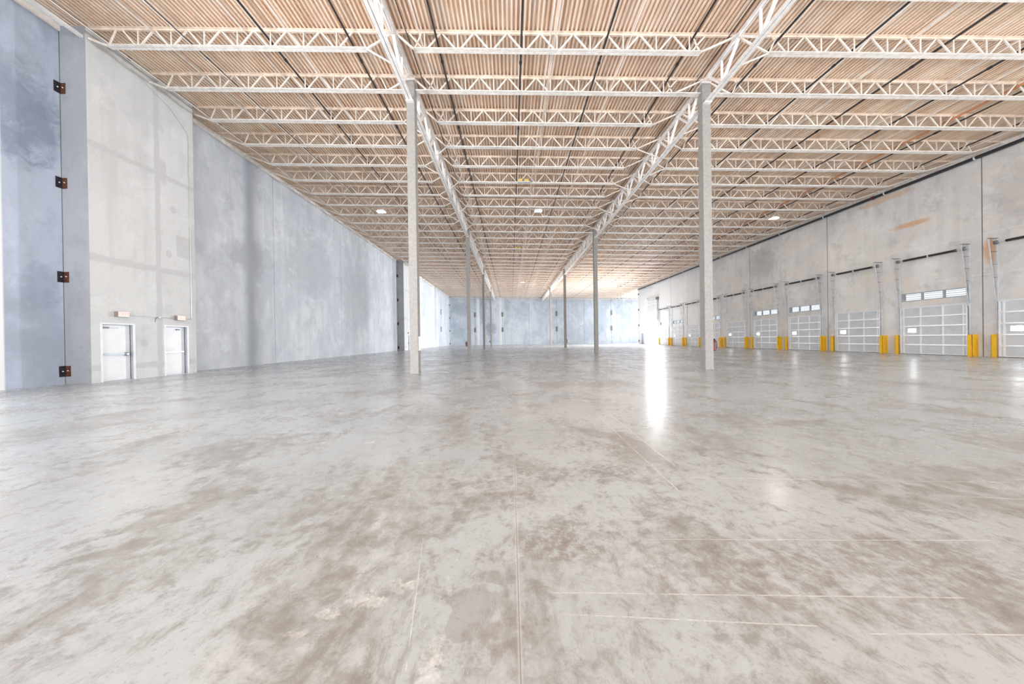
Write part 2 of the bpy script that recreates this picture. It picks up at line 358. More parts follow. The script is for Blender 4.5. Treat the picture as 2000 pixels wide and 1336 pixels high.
# ------------------------------------------------------------------ structure
def wall_x(name, mat, X, y0, y1, z0, z1, thick, holes=(), label='', cat='wall'):
    """wall in the plane x=X (room face), thickness going outwards by thick (signed), rectangular holes (ya,yb,za,zb)"""
    ys = sorted({y0, y1, *[h[0] for h in holes], *[h[1] for h in holes]}); zs = sorted({z0, z1, *[h[2] for h in holes], *[h[3] for h in holes]})
    mb = MB(); X2 = X+thick
    inh = lambda y, z: any(h[0] < y < h[1] and h[2] < z < h[3] for h in holes)
    for i in range(len(ys)-1):
        for k in range(len(zs)-1):
            if inh((ys[i]+ys[i+1])/2, (zs[k]+zs[k+1])/2): continue
            for xx in (X, X2): mb.quad((xx, ys[i], zs[k]), (xx, ys[i+1], zs[k]), (xx, ys[i+1], zs[k+1]), (xx, ys[i], zs[k+1]))
    for (a, b, c, d) in list(holes)+[(y0, y1, z0, z1)]:
        mb.quad((X, a, c), (X2, a, c), (X2, a, d), (X, a, d)); mb.quad((X, b, c), (X2, b, c), (X2, b, d), (X, b, d))
        mb.quad((X, a, d), (X2, a, d), (X2, b, d), (X, b, d)); mb.quad((X, a, c), (X2, a, c), (X2, b, c), (X, b, c))
    me = bpy.data.meshes.new(name); me.from_pydata(mb.v, [], mb.f); me.materials.append(mat); me.update()
    o = bpy.data.objects.new(name, me); COL.objects.link(o)
    return tag(o, label, cat, kind='structure')

YB = -12.0
f = MB().box(-17, YB, -.3, 46, YF+.3, 0).obj('floor', M['floor']); tag(f, 'polished grey concrete warehouse floor with brown mottling and sawn joints', 'floor', kind='structure')

def deck():
    mb = MB(); P = .1524; x = -16.0; prof = []
    hi, lo = .085, 0.0
    while x < 46:
        prof += [(x, lo), (x+.060, lo), (x+.071, hi), (x+.141, hi)]
        x += P
    pts = [(px, zdeck(px)+pz) for px, pz in prof]
    n = len(pts)
    for y in (YB, YF): mb.v += [(a, y, b) for a, b in pts]
    for i in range(n-1): mb.f.append((i, i+1, n+i+1, n+i))
    # roof build-up above the ribs, so no daylight comes through
    b0 = len(mb.v)
    for y in (YB, YF+.3):
        for xx in (-16.4, 46): mb.v.append((xx, y, zdeck(xx)+.16))
    mb.f.append((b0, b0+1, b0+3, b0+2))
    me = bpy.data.meshes.new('ceiling'); me.from_pydata(mb.v, [], mb.f); me.materials.append(M['deck']); me.update()
    o = bpy.data.objects.new('ceiling', me); COL.objects.link(o)
    tag(o, 'tan corrugated metal roof deck over the whole hall', 'ceiling', kind='structure')
deck()

ZT = 13.2
wall_x('wall_left', M['cleft'], WL, YB, YF, 0, ZT, -.25, [(-11, -7.2, 0, 4.6), (-6.4, -2.6, 0, 4.6), (-1.8, 2.0, 0, 4.6)], 'long pale blue-grey tilt-up concrete wall on the left side')  # holes added behind the camera to let the left fill light in
D1 = (11.15, 12.18); D2 = (13.2, 14.2); DH = 2.18
def pier(name, y0, y1, holes, label):
    wall_x(name, M['cpier'], WP, y0, y1, 0, zdeck(WP)-.02, -.18, holes, label)
    mb = MB()
    mb.box(WL, y0-.004, 0, WP+.002, y0, zdeck(WP)-.02).box(WL, y1, 0, WP+.002, y1+.004, zdeck(WP)-.02)
    o = mb.obj(name, M['creturn']); tag(o, label.replace('face', 'side return'), 'wall', kind='structure')
M['creturn'] = concrete('pier_side_concrete', (.37, .385, .415), (.31, .325, .355), None, 'X', (), 15.0, .4, .2)  # pier concrete darkened on its sides, shade put into the colour
pier('wall_left', 10.9, 14.56, [(*D1, 0, DH), (*D2, 0, DH)], 'light grey concrete pier face holding the two white exit doors')
pier('wall_left', 43.0, 46.7, [(44.1, 45.1, 0, DH)], 'far light grey concrete pier face behind the nearest left column')
# far wall
mb = MB().box(WL-.25, YF, 0, 46, YF+.3, ZT+.5); o = mb.obj('wall_back', M['cfar']); tag(o, 'stained blue-grey concrete wall closing the far end of the hall', 'wall', kind='structure')

# dock wall: doors every 4.22 m
DOORS = []
for i in range(11):                       # i=0 out of frame to the right
    far = 12.7+4.215*i; DOORS.append((far-3.37, far-.17))
WIN = {2: 1, 4: 1, 5: 1, 7: 1, 9: 1, 10: 1}
OPEN = (55.15, 59.5)
SIDE = [(-11.0, -7.2), (-6.4, -2.6), (-1.8, 2.0), (2.8, 6.6)]  # openings added out of view for the fill light on this side
holes = [(*q, 0, 4.6) for q in SIDE]+[(a+.15, b-.15, 0, 2.92) for a, b in DOORS] + [(DOORS[i][0]+.1, DOORS[i][1]-.1, 3.50, 4.02) for i in WIN] + [(*OPEN, 0, 4.3), (61.4, 62.5, 0, 2.15)]
wall_x('wall_right', M['cright'], WR, YB, 64.0, 0, zdeck(WR)+.1, .28, holes, 'long warm grey concrete dock wall on the right side')
mb = MB().box(WR+.28, 63.72, 0, 46, 64.0, ZT); o = mb.obj('wall_right', M['cright']); tag(o, 'concrete return wall beyond the dock wall corner', 'wall', kind='structure')

# ledger angles
def trim(n, mb, mat, label): return tag(mb.obj('trim_%d' % n, mat), label, 'trim', kind='structure')
Lp = [(0, 0), (.13, 0), (.13, .015), (.015, .015), (.015, .13), (0, .13)]
def ledger(a, b, side): return MB().prism([(u*side, -v) for u, v in [(0, 0), (.12, 0), (.12, .02), (.02, .02), (.02, .22), (0, .22)]], a, b)
zl = zdeck(WL)
trim(1, ledger((WL, YB, zl-.02), (WL, 10.9, zl-.02), 1), M['steel'], 'cream ledger angle on top of the near left wall')
trim(2, ledger((WL, 14.56, zl-.02), (WL, 43, zl-.02), 1), M['steel'], 'cream ledger angle along the top of the left wall')
trim(3, ledger((WL, 46.7, zl-.02), (WL, YF, zl-.02), 1), M['steel'], 'cream ledger angle along the far part of left wall')
trim(4, ledger((WR, YB, zdeck(WR)-.02), (WR, 64, zdeck(WR)-.02), -1), M['steel'], 'cream ledger angle along the top of the dock wall')
trim(5, MB().prism([(0, 0), (.12, 0), (.12, -.1), (0, -.1)], (WL, YF, zdeck(WL)-.06), (46, YF, zdeck(46)-.06)), M['gasket'], 'dark ledger strip along the top of the far wall')
trim(6, MB().beam((-15.02, YB, 12.28), (-15.02, 10.9, 12.28), .10, .10), M['white'], 'white edge bar running up to the near pier top')

# ------------------------------------------------------------------ roof joists
G_ = .012
def angles(leg, t, gap):     # two L angles back to back, profile (u side, v up); flange at bottom
    return [[(gap/2, 0), (gap/2+leg, 0), (gap/2+leg, t), (gap/2+t, t), (gap/2+t, leg), (gap/2, leg)],
            [(-gap/2, 0), (-gap/2, leg), (-gap/2-t, leg), (-gap/2-t, t), (-gap/2-leg, t), (-gap/2-leg, 0)]]
def dchord(mb, a, b, leg, t, gap, flip=False):
    for p in angles(leg, t, gap):
        if flip: p = [(u, -v) for u, v in p]
        mb.prism(p, a, b)
BAYS = {'left': (WL+.02, -14.2, -5.0, -4.0), 'centre': (-4.0, -3.3, 6.9, 8.2), 'right': (8.2, 9.35, 24.9, WR-.02)}
SP = 1.18
def joist_proto(bay, col, detail):
    xs, a, b, xe = BAYS[bay]; root = []
    org = ((xs+xe)/2, 0, zchord((xs+xe)/2))
    def add(nm, mb, mt=None): me = mb.mesh(nm, mt or M['steel'], org); root.append((nm, me))
    zt = lambda x: zdeck(x)-.005
    mb = MB(); dchord(mb, (xs+.02, 0, zt(xs)), (xe-.02, 0, zt(xe)), .075, .012, .03, True); add('top_chord', mb, M['topsteel'])
    mb = MB(); a2, b2 = (a, b)
    if col: a2, b2 = (xs+.19 if bay != 'left' else a), (xe-.19 if bay != 'right' else b)
    dchord(mb, (a2, 0, zchord(a2)-.03), (b2, 0, zchord(b2)-.03), .092, .016, .028); add('bottom_chord', mb)
    mid = (a+b)/2; k = int((b-a-.2)/2/SP); nodes = [mid+SP*i for i in range(-k, k+1)]
    mem = []
    for x in nodes:
        mem.append(('vertical_web', (x, 0, zchord(x)), (x, 0, zt(x)-.03), .036, .03))
        for s in (-1, 1):
            xt = x+s*SP/2
            mem.append(('diagonal_web', (x+s*.06, 0, zchord(x)), (xt-s*.02, 0, zt(xt)-.04), .052, .035))
    for (xb, xt) in ((a, xs+.05), (b, xe-.05)):
        mem.append(('end_strut', (xb, 0, zchord(xb)), (xt, 0, zt(xt)-.06), .06, .05))
        s = 1 if xb == a else -1
        mem.append(('diagonal_web', (xb, 0, zchord(xb)), (xb+s*.28, 0, zt(xb+s*.28)-.04), .045, .035))
    mb2 = MB()
    for (nm, p, q, wu, wv) in mem:
        m1 = mb2 if not detail else MB()
        m1.beam(p, q, wu, wv, (0, 1, 0))
        if detail: add(nm, m1, M['web'])
    if not detail: add('web_lacing', mb2, M['web'])
    for xx, s in ((xs, 1), (xe, -1)):
        mb = MB(); mb.box(min(xx, xx+s*.16), -.07, zt(xx)-.13, max(xx, xx+s*.16), .07, zt(xx)-.03)
        add('bearing_seat', mb)
    return org, root
ORD = ['', 'first', 'second', 'third', 'fourth', 'fifth', 'sixth', 'seventh', 'eighth']
CN = ['nearest', 'second', 'third', 'fourth']
def rowphrase(n):
    if n < 0: return ('one row' if n == -1 else 'two rows')+' before the nearest column pair'
    k, r = divmod(n, 9)
    if r == 0: return 'resting on the %s column pair' % CN[k]
    return '%s past the %s column pair' % (ORD[r], CN[k])
cache = {}
for n in range(-2, 36):
    for bay in BAYS:
        if n == -2 and bay != 'right': continue
        col = n % 9 == 0; det = n <= 4; key = (bay, col, det)
        if key not in cache: cache[key] = joist_proto(*key)
        org, parts = cache[key]; y = CY0+JS*n
        t = thing('roof_joist', (org[0], y, org[2]), 'cream open-web roof joist over the %s bay, %s' % (bay, rowphrase(n)), 'roof joist', 'open-web joists over the %s bay' % bay)
        for nm, me in parts:
            o = bpy.data.objects.new(nm, me); COL.objects.link(o); o.parent = t
# wing beyond the dock wall: joists continue to the right
for n in range(28, 36):
    t = None
    y = CY0+JS*n
    mb = MB(); org = (30, y, 10.9)
    t = thing('roof_joist', org, 'pale far wing roof joist, %s' % rowphrase(n), 'roof joist', 'joists over the far wing')
    m1 = MB(); dchord(m1, (WR, y, zdeck(WR)-.005), (45.5, y, zdeck(45.5)-.005), .075, .012, .03, True); m1.obj('top_chord', M['steel'], t)
    m1 = MB(); dchord(m1, (27.6, y, zchord(27.6)-.03), (44.5, y, zchord(44.5)-.03), .075, .014, .028); m1.obj('bottom_chord', M['steel'], t)
    m1 = MB(); x = 27.6
    while x < 44:
        m1.beam((x, y, zchord(x)), (x+SP/2, y, zdeck(x)-.04), .055, .035, (0, 1, 0)).beam((x+SP/2, y, zdeck(x)-.04), (x+SP, y, zchord(x)), .055, .035, (0, 1, 0)); x += SP
    m1.obj('web_lacing', M['steel'], t)

# ------------------------------------------------------------------ girders and columns
def girder(X, ya, yb, zb, label, detail):
    t = thing('roof_girder', (X, (ya+yb)/2, zb), label, 'girder', 'trussed girders on the column lines')
    zt = zdeck(X)-.14
    m = MB(); dchord(m, (X, ya, zb), (X, yb, zb), .115, .018, .03); m.obj('bottom_chord', M['girder'], t)
    m = MB(); dchord(m, (X, ya, zt), (X, yb, zt), .105, .018, .03, True); m.obj('top_chord', M['girder'], t)
    n = max(1, round((yb-ya)/JS)); st = (yb-ya)/n; mem = []
    for i in range(n):
        y0 = ya+i*st
        b = y0+st/2
        if i > 0: mem.append(('diagonal_web', (X, b, zb+.03), (X, y0, zt-.03), .11, .06))
        else: mem.append(('diagonal_web', (X, b, zb+.03), (X, y0+.15, zt-.03), .11, .06))
        mem.append(('diagonal_web', (X, b, zb+.03), (X, y0+st-(.15 if i == n-1 else 0), zt-.03), .11, .06))
        mem.append(('vertical_web', (X, b, zb+.03), (X, b, zt-.03), .08, .05))
    mw = MB()
    for nm, p, q, wu, wv in mem:
        if detail: MB().beam(p, q, wv, wu, (1, 0, 0)).obj(nm, M['girder'], t)
        else: mw.beam(p, q, wv, wu, (1, 0, 0))
    if not detail: mw.obj('web_lacing', M['girder'], t)
    # knee braces from joist bottom chords down to the girder
    br = MB()
    return t
SEG = [(-3.8, CY0)]+[(CY0+CYS*i, CY0+CYS*(i+1)) for i in range(4)]
SEG[-1] = (SEG[-1][0], YF-.05)
SN = ['running from overhead to the nearest', 'between the nearest and second', 'between the second and third', 'between the third and fourth', 'from the fourth column to the far wall on the']
for side, X in zip(('left', 'right'), GX):
    for i, (a, b) in enumerate(SEG):
        lab = 'white trussed roof girder '+(SN[i]+' %s column' % side if i == 0 else SN[i]+' %s columns' % side if i < 4 else SN[i]+' %s line' % side)
        girder(X, a+.17 if i else a, b-.17 if i < 4 else b, zgird(X), lab, i <= 1)
girder(26.25, 64.0, YF-.05, 10.78, 'white trussed girder beyond the dock wall corner at the far right', False)
# knee braces
for n in range(-1, 34):
    if n % 9 == 0: continue
    y = CY0+JS*n
    for side, X in zip(('left', 'right'), GX):
        for s, bay in ((-1, 'left' if side == 'left' else 'centre'), (1, 'centre' if side == 'left' else 'right')):
            if (n+(1 if s > 0 else 0)+(1 if side == 'left' else 0)) % 2: continue
            xb = {('left', -1): -5.0, ('left', 1): -3.3, ('right', -1): 6.9, ('right', 1): 9.35}[(side, s)]
            o = MB().beam((xb, y, zchord(xb)), (X+s*.06, y, zgird(X)+.03), .05, .03, (0, 1, 0)).obj('knee_brace', M['steel'], loc=(X, y, zgird(X)))
            tag(o, 'thin knee brace %s of the %s girder, %s' % ('left' if s < 0 else 'right', side, rowphrase(n)), 'brace', 'knee braces beside the girders')
def column(X, y, lab):
    t = thing('steel_column', (X, y, 0), lab, 'column', 'square columns in two rows')
    h = zdeck(X)-.30
    MB().box(X-.172, y-.165, 0, X+.172, y+.165, h).obj('shaft', M['column'], t, bevel=.015)
    MB().box(X-.20, y-.20, h, X+.20, y+.20, h+.03).obj('cap_plate', M['girder'], t)
    MB().box(X-.15, y-.30, zgird(X)-.045, X+.15, y+.30, zgird(X)-.005).obj('girder_seat', M['girder'], t)
    m = MB()
    for dx in (-.12, -.04, .04, .12): m.tube((X+dx, y-.18, h-.06), (X+dx, y-.165, h-.06), .012, 6)
    if y < 20: m.obj('bolt_row', M['greyplate'], t)
    MB().box(X-.18, y-.173, 0, X+.18, y+.173, .02).obj('grout_base', M['column'], t)
for side, X in zip(('left', 'right'), GX):
    for k in range(4):
        column(X, CY0+CYS*k, 'square pale grey column, %s in the %s row' % (('nearest', 'second', 'third', 'farthest')[k], side))

# ------------------------------------------------------------------ sprinkler pipes, bridging rods, wall main
def pipe_run(name, X, z, r, y0, y1, mat, label, cat, group, step=3.7, clamp=True):
    t = thing(name, (X, (y0+y1)/2, z), label, cat, group)
    MB().tube((X, y0, z), (X, y1, z), r, 8).obj('tube', mat, t)
    if clamp:
        y = CY0+.9-JS; i = 0
        while y < min(y1, 34):
            MB().tube((X, y-.05, z), (X, y+.05, z), r*1.5, 8).obj('coupling', mat, t)
            y += step
    return t
PK = ['close to the left wall', 'second from the left wall', 'third from the left wall', 'fourth from the left wall, beside the girder']
for k in range(-5, 9):
    X = .53+3.02*k; z = zdeck(X)-.26
    y1 = 62 if X > 20 else YF-.5
    r = .037
    if X < -4: nm = 'black sprinkler pipe under the left roof bay, '+PK[k+5]
    elif X < 8.2: nm = 'black sprinkler pipe under the centre roof bay, '+('beside the left girder', 'left of the hall centre line', 'right of centre', 'nearest the right girder')[k+1]
    else: nm = 'black sprinkler pipe under the right roof bay, '+('beside the right girder', 'second from the girder', 'third from the girder', 'fourth from the girder', 'next to the orange pipe', 'closest to the dock wall')[k-3]
    if k == -2: X -= .1
    pipe_run('sprinkler_pipe', X, z, r, -2, y1, M['pipe'], nm, 'pipe', 'sprinkler branch pipes')
pipe_run('orange_pipe', 21.30, zdeck(21.3)-.16, .05, -2, 62, M['copper'], 'orange-brown pipe running beside a black pipe near the dock wall', 'pipe', None, clamp=False)
pipe_run('conduit_run', -3.55, zdeck(-3.55)-.10, .018, -2, YF-.5, M['pipe'], 'thin black cable run just right of the left girder', 'conduit', None, clamp=False)
pipe_run('conduit_run', 7.9, zdeck(7.9)-.10, .018, -2, YF-.5, M['pipe'], 'thin dark cable run just left of the right girder', 'conduit', None, clamp=False)
for X, lab in ((-14.1, 'left bay near the wall'), (-11.2, 'left bay, second from the wall'), (-7.4, 'left bay toward the girder'), (-2.95, 'centre bay beside the left girder'), (1.5, 'centre bay near the middle'),
               (4.25, 'centre bay right of the middle'), (12.3, 'right bay near the girder'), (17.4, 'right bay middle'), (24.3, 'right bay near the dock wall')):
    z = zchord(X)+.03
    MBr = MB().tube((X, 5, z), (X, YF-.3 if X < 20 else 63, z), .022, 6)
    o = MBr.obj('bridging_rod', M['rod'], loc=(X, 40, z)); tag(o, 'thin pale bridging rod along the joist bottoms, '+lab, 'rod', 'bridging rods')
for X, lab in ((-12.6, 'left bay'), (-9.3, 'left bay centre'), (1.75, 'centre bay'), (14.4, 'right bay'), (20.0, 'right bay outer part')):
    z = zdeck(X)-.12
    o = MB().beam((X, 5, z), (X, YF-.3, z), .05, .05).obj('bridging_angle', M['rod'], loc=(X, 40, z)); tag(o, 'pale bridging angle just under the deck, '+lab, 'rod', 'bridging angles')
# tall dark main on the dock wall
ZM = 11.22
t = thing('sprinkler_main', (26.4, 30, ZM), 'thick dark pipe running along the top of the dock wall', 'pipe')
MB().tube((26.4, -2, ZM), (26.4, 63.5, ZM), .095, 12).obj('tube', M['pipe'], t)
y = 17.4; i = 0
while y < 60:
    m = MB().tube((26.4, y-.03, ZM), (26.4, y+.03, ZM), .115, 12); m.tube((26.4, y, ZM+.1), (26.4, y, zdeck(26.4)), .012, 6)
    tag(m.obj('pipe_hanger', M['white'], t), 'white hanger'); y += 4.2
for y in (22.3, 39.0):
    tag(MB().tube((26.4, y-.06, ZM), (26.4, y+.06, ZM), .13, 10).obj('coupling', M['red'], t), 'red coupling')

# ------------------------------------------------------------------ lamps
def high_bay(X, y, z, label, lit):
    t = thing('high_bay_lamp', (X, y, z), label, 'lamp', 'high bay lamps')
    m = MB().prism([(-.32, 0), (.32, 0), (.22, .12), (-.22, .12)], (X, y-.18, z), (X, y+.18, z)); m.obj('housing', M['white'], t)
    MB().box(X-.30, y-.16, z-.025, X+.30, y+.16, z).obj('lens', M['lens'] if lit else M['dimlens'], t)
    m = MB().tube((X-.2, y, z+.12), (X-.2, y, zdeck(X)), .006, 5).tube((X+.2, y, z+.12), (X+.2, y, zdeck(X)), .006, 5); m.obj('hanger_wire', M['rod'], t)
    if lit:
        a = area_light('lamp_light', (X, y, z-.05), (0, 0, -1), .6, .32, 45, (1, .95, .88))
        a.parent = t; a.matrix_parent_inverse = Matrix.Translation(t.location).inverted()
high_bay(-9.85, 23.75, 11.35, 'lit rectangular high bay lamp hanging over the left bay', True)
high_bay(2.3, 24.2, 11.40, 'white high bay lamp over the centre bay, not lit', False)
high_bay(21.7, 25.2, 10.95, 'lit rectangular high bay lamp near the dock wall', True)
high_bay(2.2, 54.4, 11.40, 'lit high bay lamp far down the centre bay', True)
def ybox(y, lab):
    z = zchord(.9)+.03
    t = thing('control_box_pair', (.95, y, z), lab, 'box', 'yellow boxes on centre joists')
    MB().box(.60, y-.12, z-.10, 1.40, y+.05, z-.035).obj('tray', M['greytray'], t)
    tag(MB().box(.62, y-.1, z-.03, .90, y+.05, z+.15).obj('casing', M['paleyellow'], t, bevel=.02), 'yellow casing')
    tag(MB().box(1.02, y-.1, z-.03, 1.30, y+.05, z+.13).obj('casing', M['paleyellow'], t, bevel=.02), 'pale yellow casing')
ybox(CY0+4*JS-.12, 'pair of small yellow boxes sitting on a centre bay joist, nearer set')
ybox(CY0+12*JS-.12, 'pair of small yellow boxes sitting on a centre bay joist, farther set')

# ------------------------------------------------------------------ exit doors on the left pier
def man_door(n, y0, y1, label, hinge_far=True, X=WP, sgn=-1, mat='whitedoor'):
    """door in plane x=X; recess goes outward (sgn)"""
    t = thing('door_%d' % n, (X, (y0+y1)/2, 0), label, 'door', kind='structure')
    f_ = .055; d = .16*sgn; p = -.02*sgn
    def bx(nm, m, a, b, c, e, g, h):
        return MB().box(min(a, b), c, e, max(a, b), g, h).obj(nm, M[m], t)
    fr = MB()
    for (ya, yb, za, zb) in ((y0, y0+f_, 0, DH), (y1-f_, y1, 0, DH), (y0+f_, y1-f_, DH-f_, DH)):
        fr.box(min(X+p, X+d), ya, za, max(X+p, X+d), yb, zb)
    fr.obj('door_frame', M['whitedoor'] if mat == 'whitedoor' else M['jamb'], t)
    # stop and rubber seal on the far jamb
    bx('door_stop', 'jamb', X+.02*sgn, X+.10*sgn, y1-f_-.012, 0, y1-f_, DH-f_)
    bx('weather_strip', 'gasket', X+.10*sgn, X+.12*sgn, y1-f_-.016, 0, y1-f_, DH-f_)
    lf = bx('leaf', mat, X+.12*sgn, X+.16*sgn, y0+f_, .015, y1-f_-.016, DH-f_-.01)
    q = X+.12*sgn
    bx('threshold', 'chrome', X, X+.18*sgn, y0, 0, y1, .012)
    if mat == 'whitedoor':
        b = MB().box(min(q, q-.06*sgn), y0+.10, .98, max(q, q-.06*sgn), y1-.12, 1.045).obj('panic_bar', M['chrome'], t)
        ys = y1-.20 if hinge_far else y0+.12
        MB().lathe([(0, 0), (.075, 0), (.075, .07), (.05, .09), (0, .09)], (q, ys, 1.0), 'x', 14).obj('lock_case', M['chrome'], b)
        MB().box(q-.01, y0+.085, .985, q+.075, y0+.12, 1.04).obj('end_cap', M['drum'], b)
        c_ = MB().box(q, (y0+.12) if hinge_far else y1-.42, DH-.20, q+.06, (y0+.30) if hinge_far else y1-.30, DH-.15).obj('door_closer', M['drum'], t)
        yb = (y0+.30) if hinge_far else y1-.42
        MB().box(q+.02, yb, DH-.185, q+.04, yb+.3, DH-.17).obj('closer_arm', M['chrome'], c_)
    return t
man_door(1, *D1, 'white exit door with panic bar, left one of the two in the pier', True)
man_door(2, *D2, 'white exit door with panic bar, right one of the two in the pier', False)
man_door(3, 44.1, 45.1, 'white exit door on the far pier, seen edge-on behind the near column')
man_door(4, 61.4, 62.5, 'grey personnel door in the dock wall left of the open doorway', True, WR, 1, 'jamb')

def exit_sign(X, y, z, label):
    t = thing('exit_sign', (X, y, z), label, 'exit sign', 'exit signs over the pier doors')
    MB().box(X, y-.17, z-.10, X+.15, y+.17, z+.10).obj('housing', M['signbody'], t, bevel=.008)
    fp = MB().box(X+.15, y-.165, z-.095, X+.156, y+.165, z+.095).obj('face_panel', M['signface'], t)
    cu = bpy.data.curves.new('lettering', 'FONT'); cu.body = 'EXIT'; cu.size = .17; cu.extrude = .002; cu.align_x = 'CENTER'; cu.align_y = 'CENTER'
    cu.space_character = 1.05
    cu.materials.append(M['signred']); tmp = bpy.data.objects.new('lettering_curve', cu); COL.objects.link(tmp)
    bpy.context.view_layer.update()
    me = bpy.data.meshes.new_from_object(tmp.evaluated_get(bpy.context.evaluated_depsgraph_get())); bpy.data.objects.remove(tmp)
    o = bpy.data.objects.new('lettering', me); COL.objects.link(o)
    o.matrix_world = Matrix.Translation((X+.158, y, z)) @ Matrix(((0, 0, 1, 0), (1, 0, 0, 0), (0, 1, 0, 0), (0, 0, 0, 1)))
    o.parent = fp; o.matrix_parent_inverse = Matrix.Translation(t.location).inverted()
exit_sign(WP, 11.72, 2.52, 'small glowing exit sign above the left white exit door')
exit_sign(WP, 13.78, 2.52, 'small glowing exit sign above the right white exit door')
exit_sign(WP, 44.6, 2.5, 'small exit sign on the far pier beside the near column')
# conduit and loose wire
X = WP+.02
m = MB().path([(X, 11.90, 2.50), (X, 13.60, 2.50)], .008, 6)
tag(m.obj('conduit_run', M['conduit'], loc=(X, 12.7, 2.5)), 'thin grey conduit running level from one pier exit sign to the other', 'conduit')
m = MB().path([(X, 14.0, 2.50), (X, 14.28, 2.50), (X, 14.34, 2.56), (X, 14.34, 11.0), (X, 14.28, 11.15), (X, 13.6, 11.75), (X, 12.2, 12.3)], .012, 6)
tag(m.obj('conduit_run', M['conduit'], loc=(X, 14.3, 0)), 'thin grey conduit climbing the pier edge from the right exit sign', 'conduit')
m = MB().path([(X, 12.95, 2.50), (X+.05, 12.86, 2.46), (X+.06, 12.82, 2.38), (X+.05, 12.83, 2.30)], .010, 6)
tag(m.obj('wire_tail', M['greyplate'], loc=(X, 12.85, 2.4)), 'short curled grey wire tail between the two exit signs', 'wire')
tag(MB().box(X, 13.0, 2.47, X+.03, 13.06, 2.53).obj('conduit_box', M['white'], loc=(X, 13, 2.5), bevel=.004), 'tiny white junction box on conduit right of wire tail', 'junction box')

# ------------------------------------------------------------------ weld plates
def corner_plate(X, y, z, label, sx=1, big=1.0):
    """angle in the inner corner: leaf A on the wall x=X, leaf B on the face y"""
    t = thing('weld_plate', (X, y, z), label, 'steel plate', 'rusty weld plates at the wall corners')
    h = .19
    m = MB().box(min(X, X+sx*.015), y-.17, z-h, max(X, X+sx*.015), y, z+h); m.obj('wall_leaf', M['darkplate'], t)
    m = MB().box(min(X, X+sx*.20), y-.015, z-h, max(X, X+sx*.18), y, z+h); m.obj('side_leaf', M['rust'], t)
    if y < 20:
        MB().tube((X+.015, y-.09, z), (X+.035, y-.09, z), .018, 6).obj('bolt', M['white'], t)
        MB().tube((X+.10, y-.035, z+.02), (X+.10, y-.015, z+.02), .018, 6).obj('bolt', M['white'], t)
HN = ['lowest', 'second from the floor', 'third from the floor', 'topmost']
for k, z in enumerate((.45, 3.78, 7.10, 10.45)):
    corner_plate(WL, 10.9, z, 'rusty steel weld plate in the near left corner, '+HN[k])
    corner_plate(WL, 43.0, z, 'dark steel weld plate in the far pier corner, '+HN[k])
    corner_plate(WL, YF, z, 'small dark weld plate in the far left hall corner, '+HN[k])
def flat_plate(box, label, loc):
    tag(MB().box(*box).obj('weld_plate', M['greyplate'], loc=loc, bevel=.01), label, 'steel plate', 'long weld plates on the panel joints')
for X, nm in ((-9.2, 'first joint from the left'), (-2.1, 'second joint from the left'), (11.9, 'joint right of centre'), (26.05, 'joint near the right corner')):
    for z, hn in ((3.9, 'lower'), (7.85, 'upper')):
        flat_plate((X-.23, YF-.04, z-.6, X+.23, YF-.002, z+.6), 'dark grey weld plate on the far wall, %s, %s one' % (nm, hn), (X, YF, z))
for z, hn in ((3.9, 'lower'), (7.85, 'upper')):
    flat_plate((WL+.002, 69.4, z-.6, WL+.04, 70.1, z+.6), 'narrow dark weld plate on the far left wall, %s one' % hn, (WL, 70, z))
for k, z in enumerate((.7, 3.9, 7.1, 10.3)):
    tag(MB().box(WR-.03, 63.55, z-.2, WR, 63.95, z+.2).obj('weld_plate', M['darkplate'], loc=(WR, 63.8, z)), 'small dark plate at the dock wall end, '+HN[k], 'steel plate', 'plates at the dock wall end')

# ------------------------------------------------------------------ dock doors
def sectional(t, X, y0, y1, z0, z1, ns, nv, lite=True):
    """door skin with rails; X is the room-side face of the skin"""
    sh = (z1-z0)/ns; w_ = y1-y0
    lt = None
    if lite: lt = (y1-.80, y1-.38, z0+1.40, z0+1.66)
    for i in range(ns):
        za, zb = z0+i*sh+.004, z0+(i+1)*sh-.004
        m = MB()
        if lt and za < lt[2] < zb:
            a, b, c, d = lt
            c, d = max(c, za+.06), min(d, zb-.06)
            lt2 = (a, b, c, d)
            for q in ((y0, a, za, zb), (b, y1, za, zb), (a, b, za, c), (a, b, d, zb)): m.box(X, q[0], q[2], X+.04, q[1], q[3])
            s = m.obj('door_section', M['doorpanel'], t)
            MB().box(X+.01, a, c, X+.02, b, d).obj('vision_pane', M['glass'], s)
            fm = MB()
            for q in ((a-.02, b+.02, c-.02, c), (a-.02, b+.02, d, d+.02), (a-.02, a, c, d), (b, b+.02, c, d)): fm.box(X-.008, q[0], q[2], X, q[1], q[3])
            fm.obj('vision_frame', M['whitedoor'], s)
        else:
            m.box(X, y0, za, X+.04, y1, zb); s = m.obj('door_section', M['doorpanel'], t)
        r = MB()
        for zz in (za, zb-.04): r.box(X-.05, y0, zz, X, y1, zz+.04)
        r.obj('rail', M['doorrail'], s)
        st = MB()
        for j in range(nv+1):
            yy = y0+w_*j/nv
            yy = min(max(yy, y0+.03), y1-.03)
            st.box(X-.04, yy-.03, za+.04, X, yy+.03, zb-.04)
        for yy in (y0+.17, y1-.17): st.box(X-.03, yy-.03, za+.035, X, yy+.03, zb-.035)
        st.obj('stile', M['doorrail'], s)
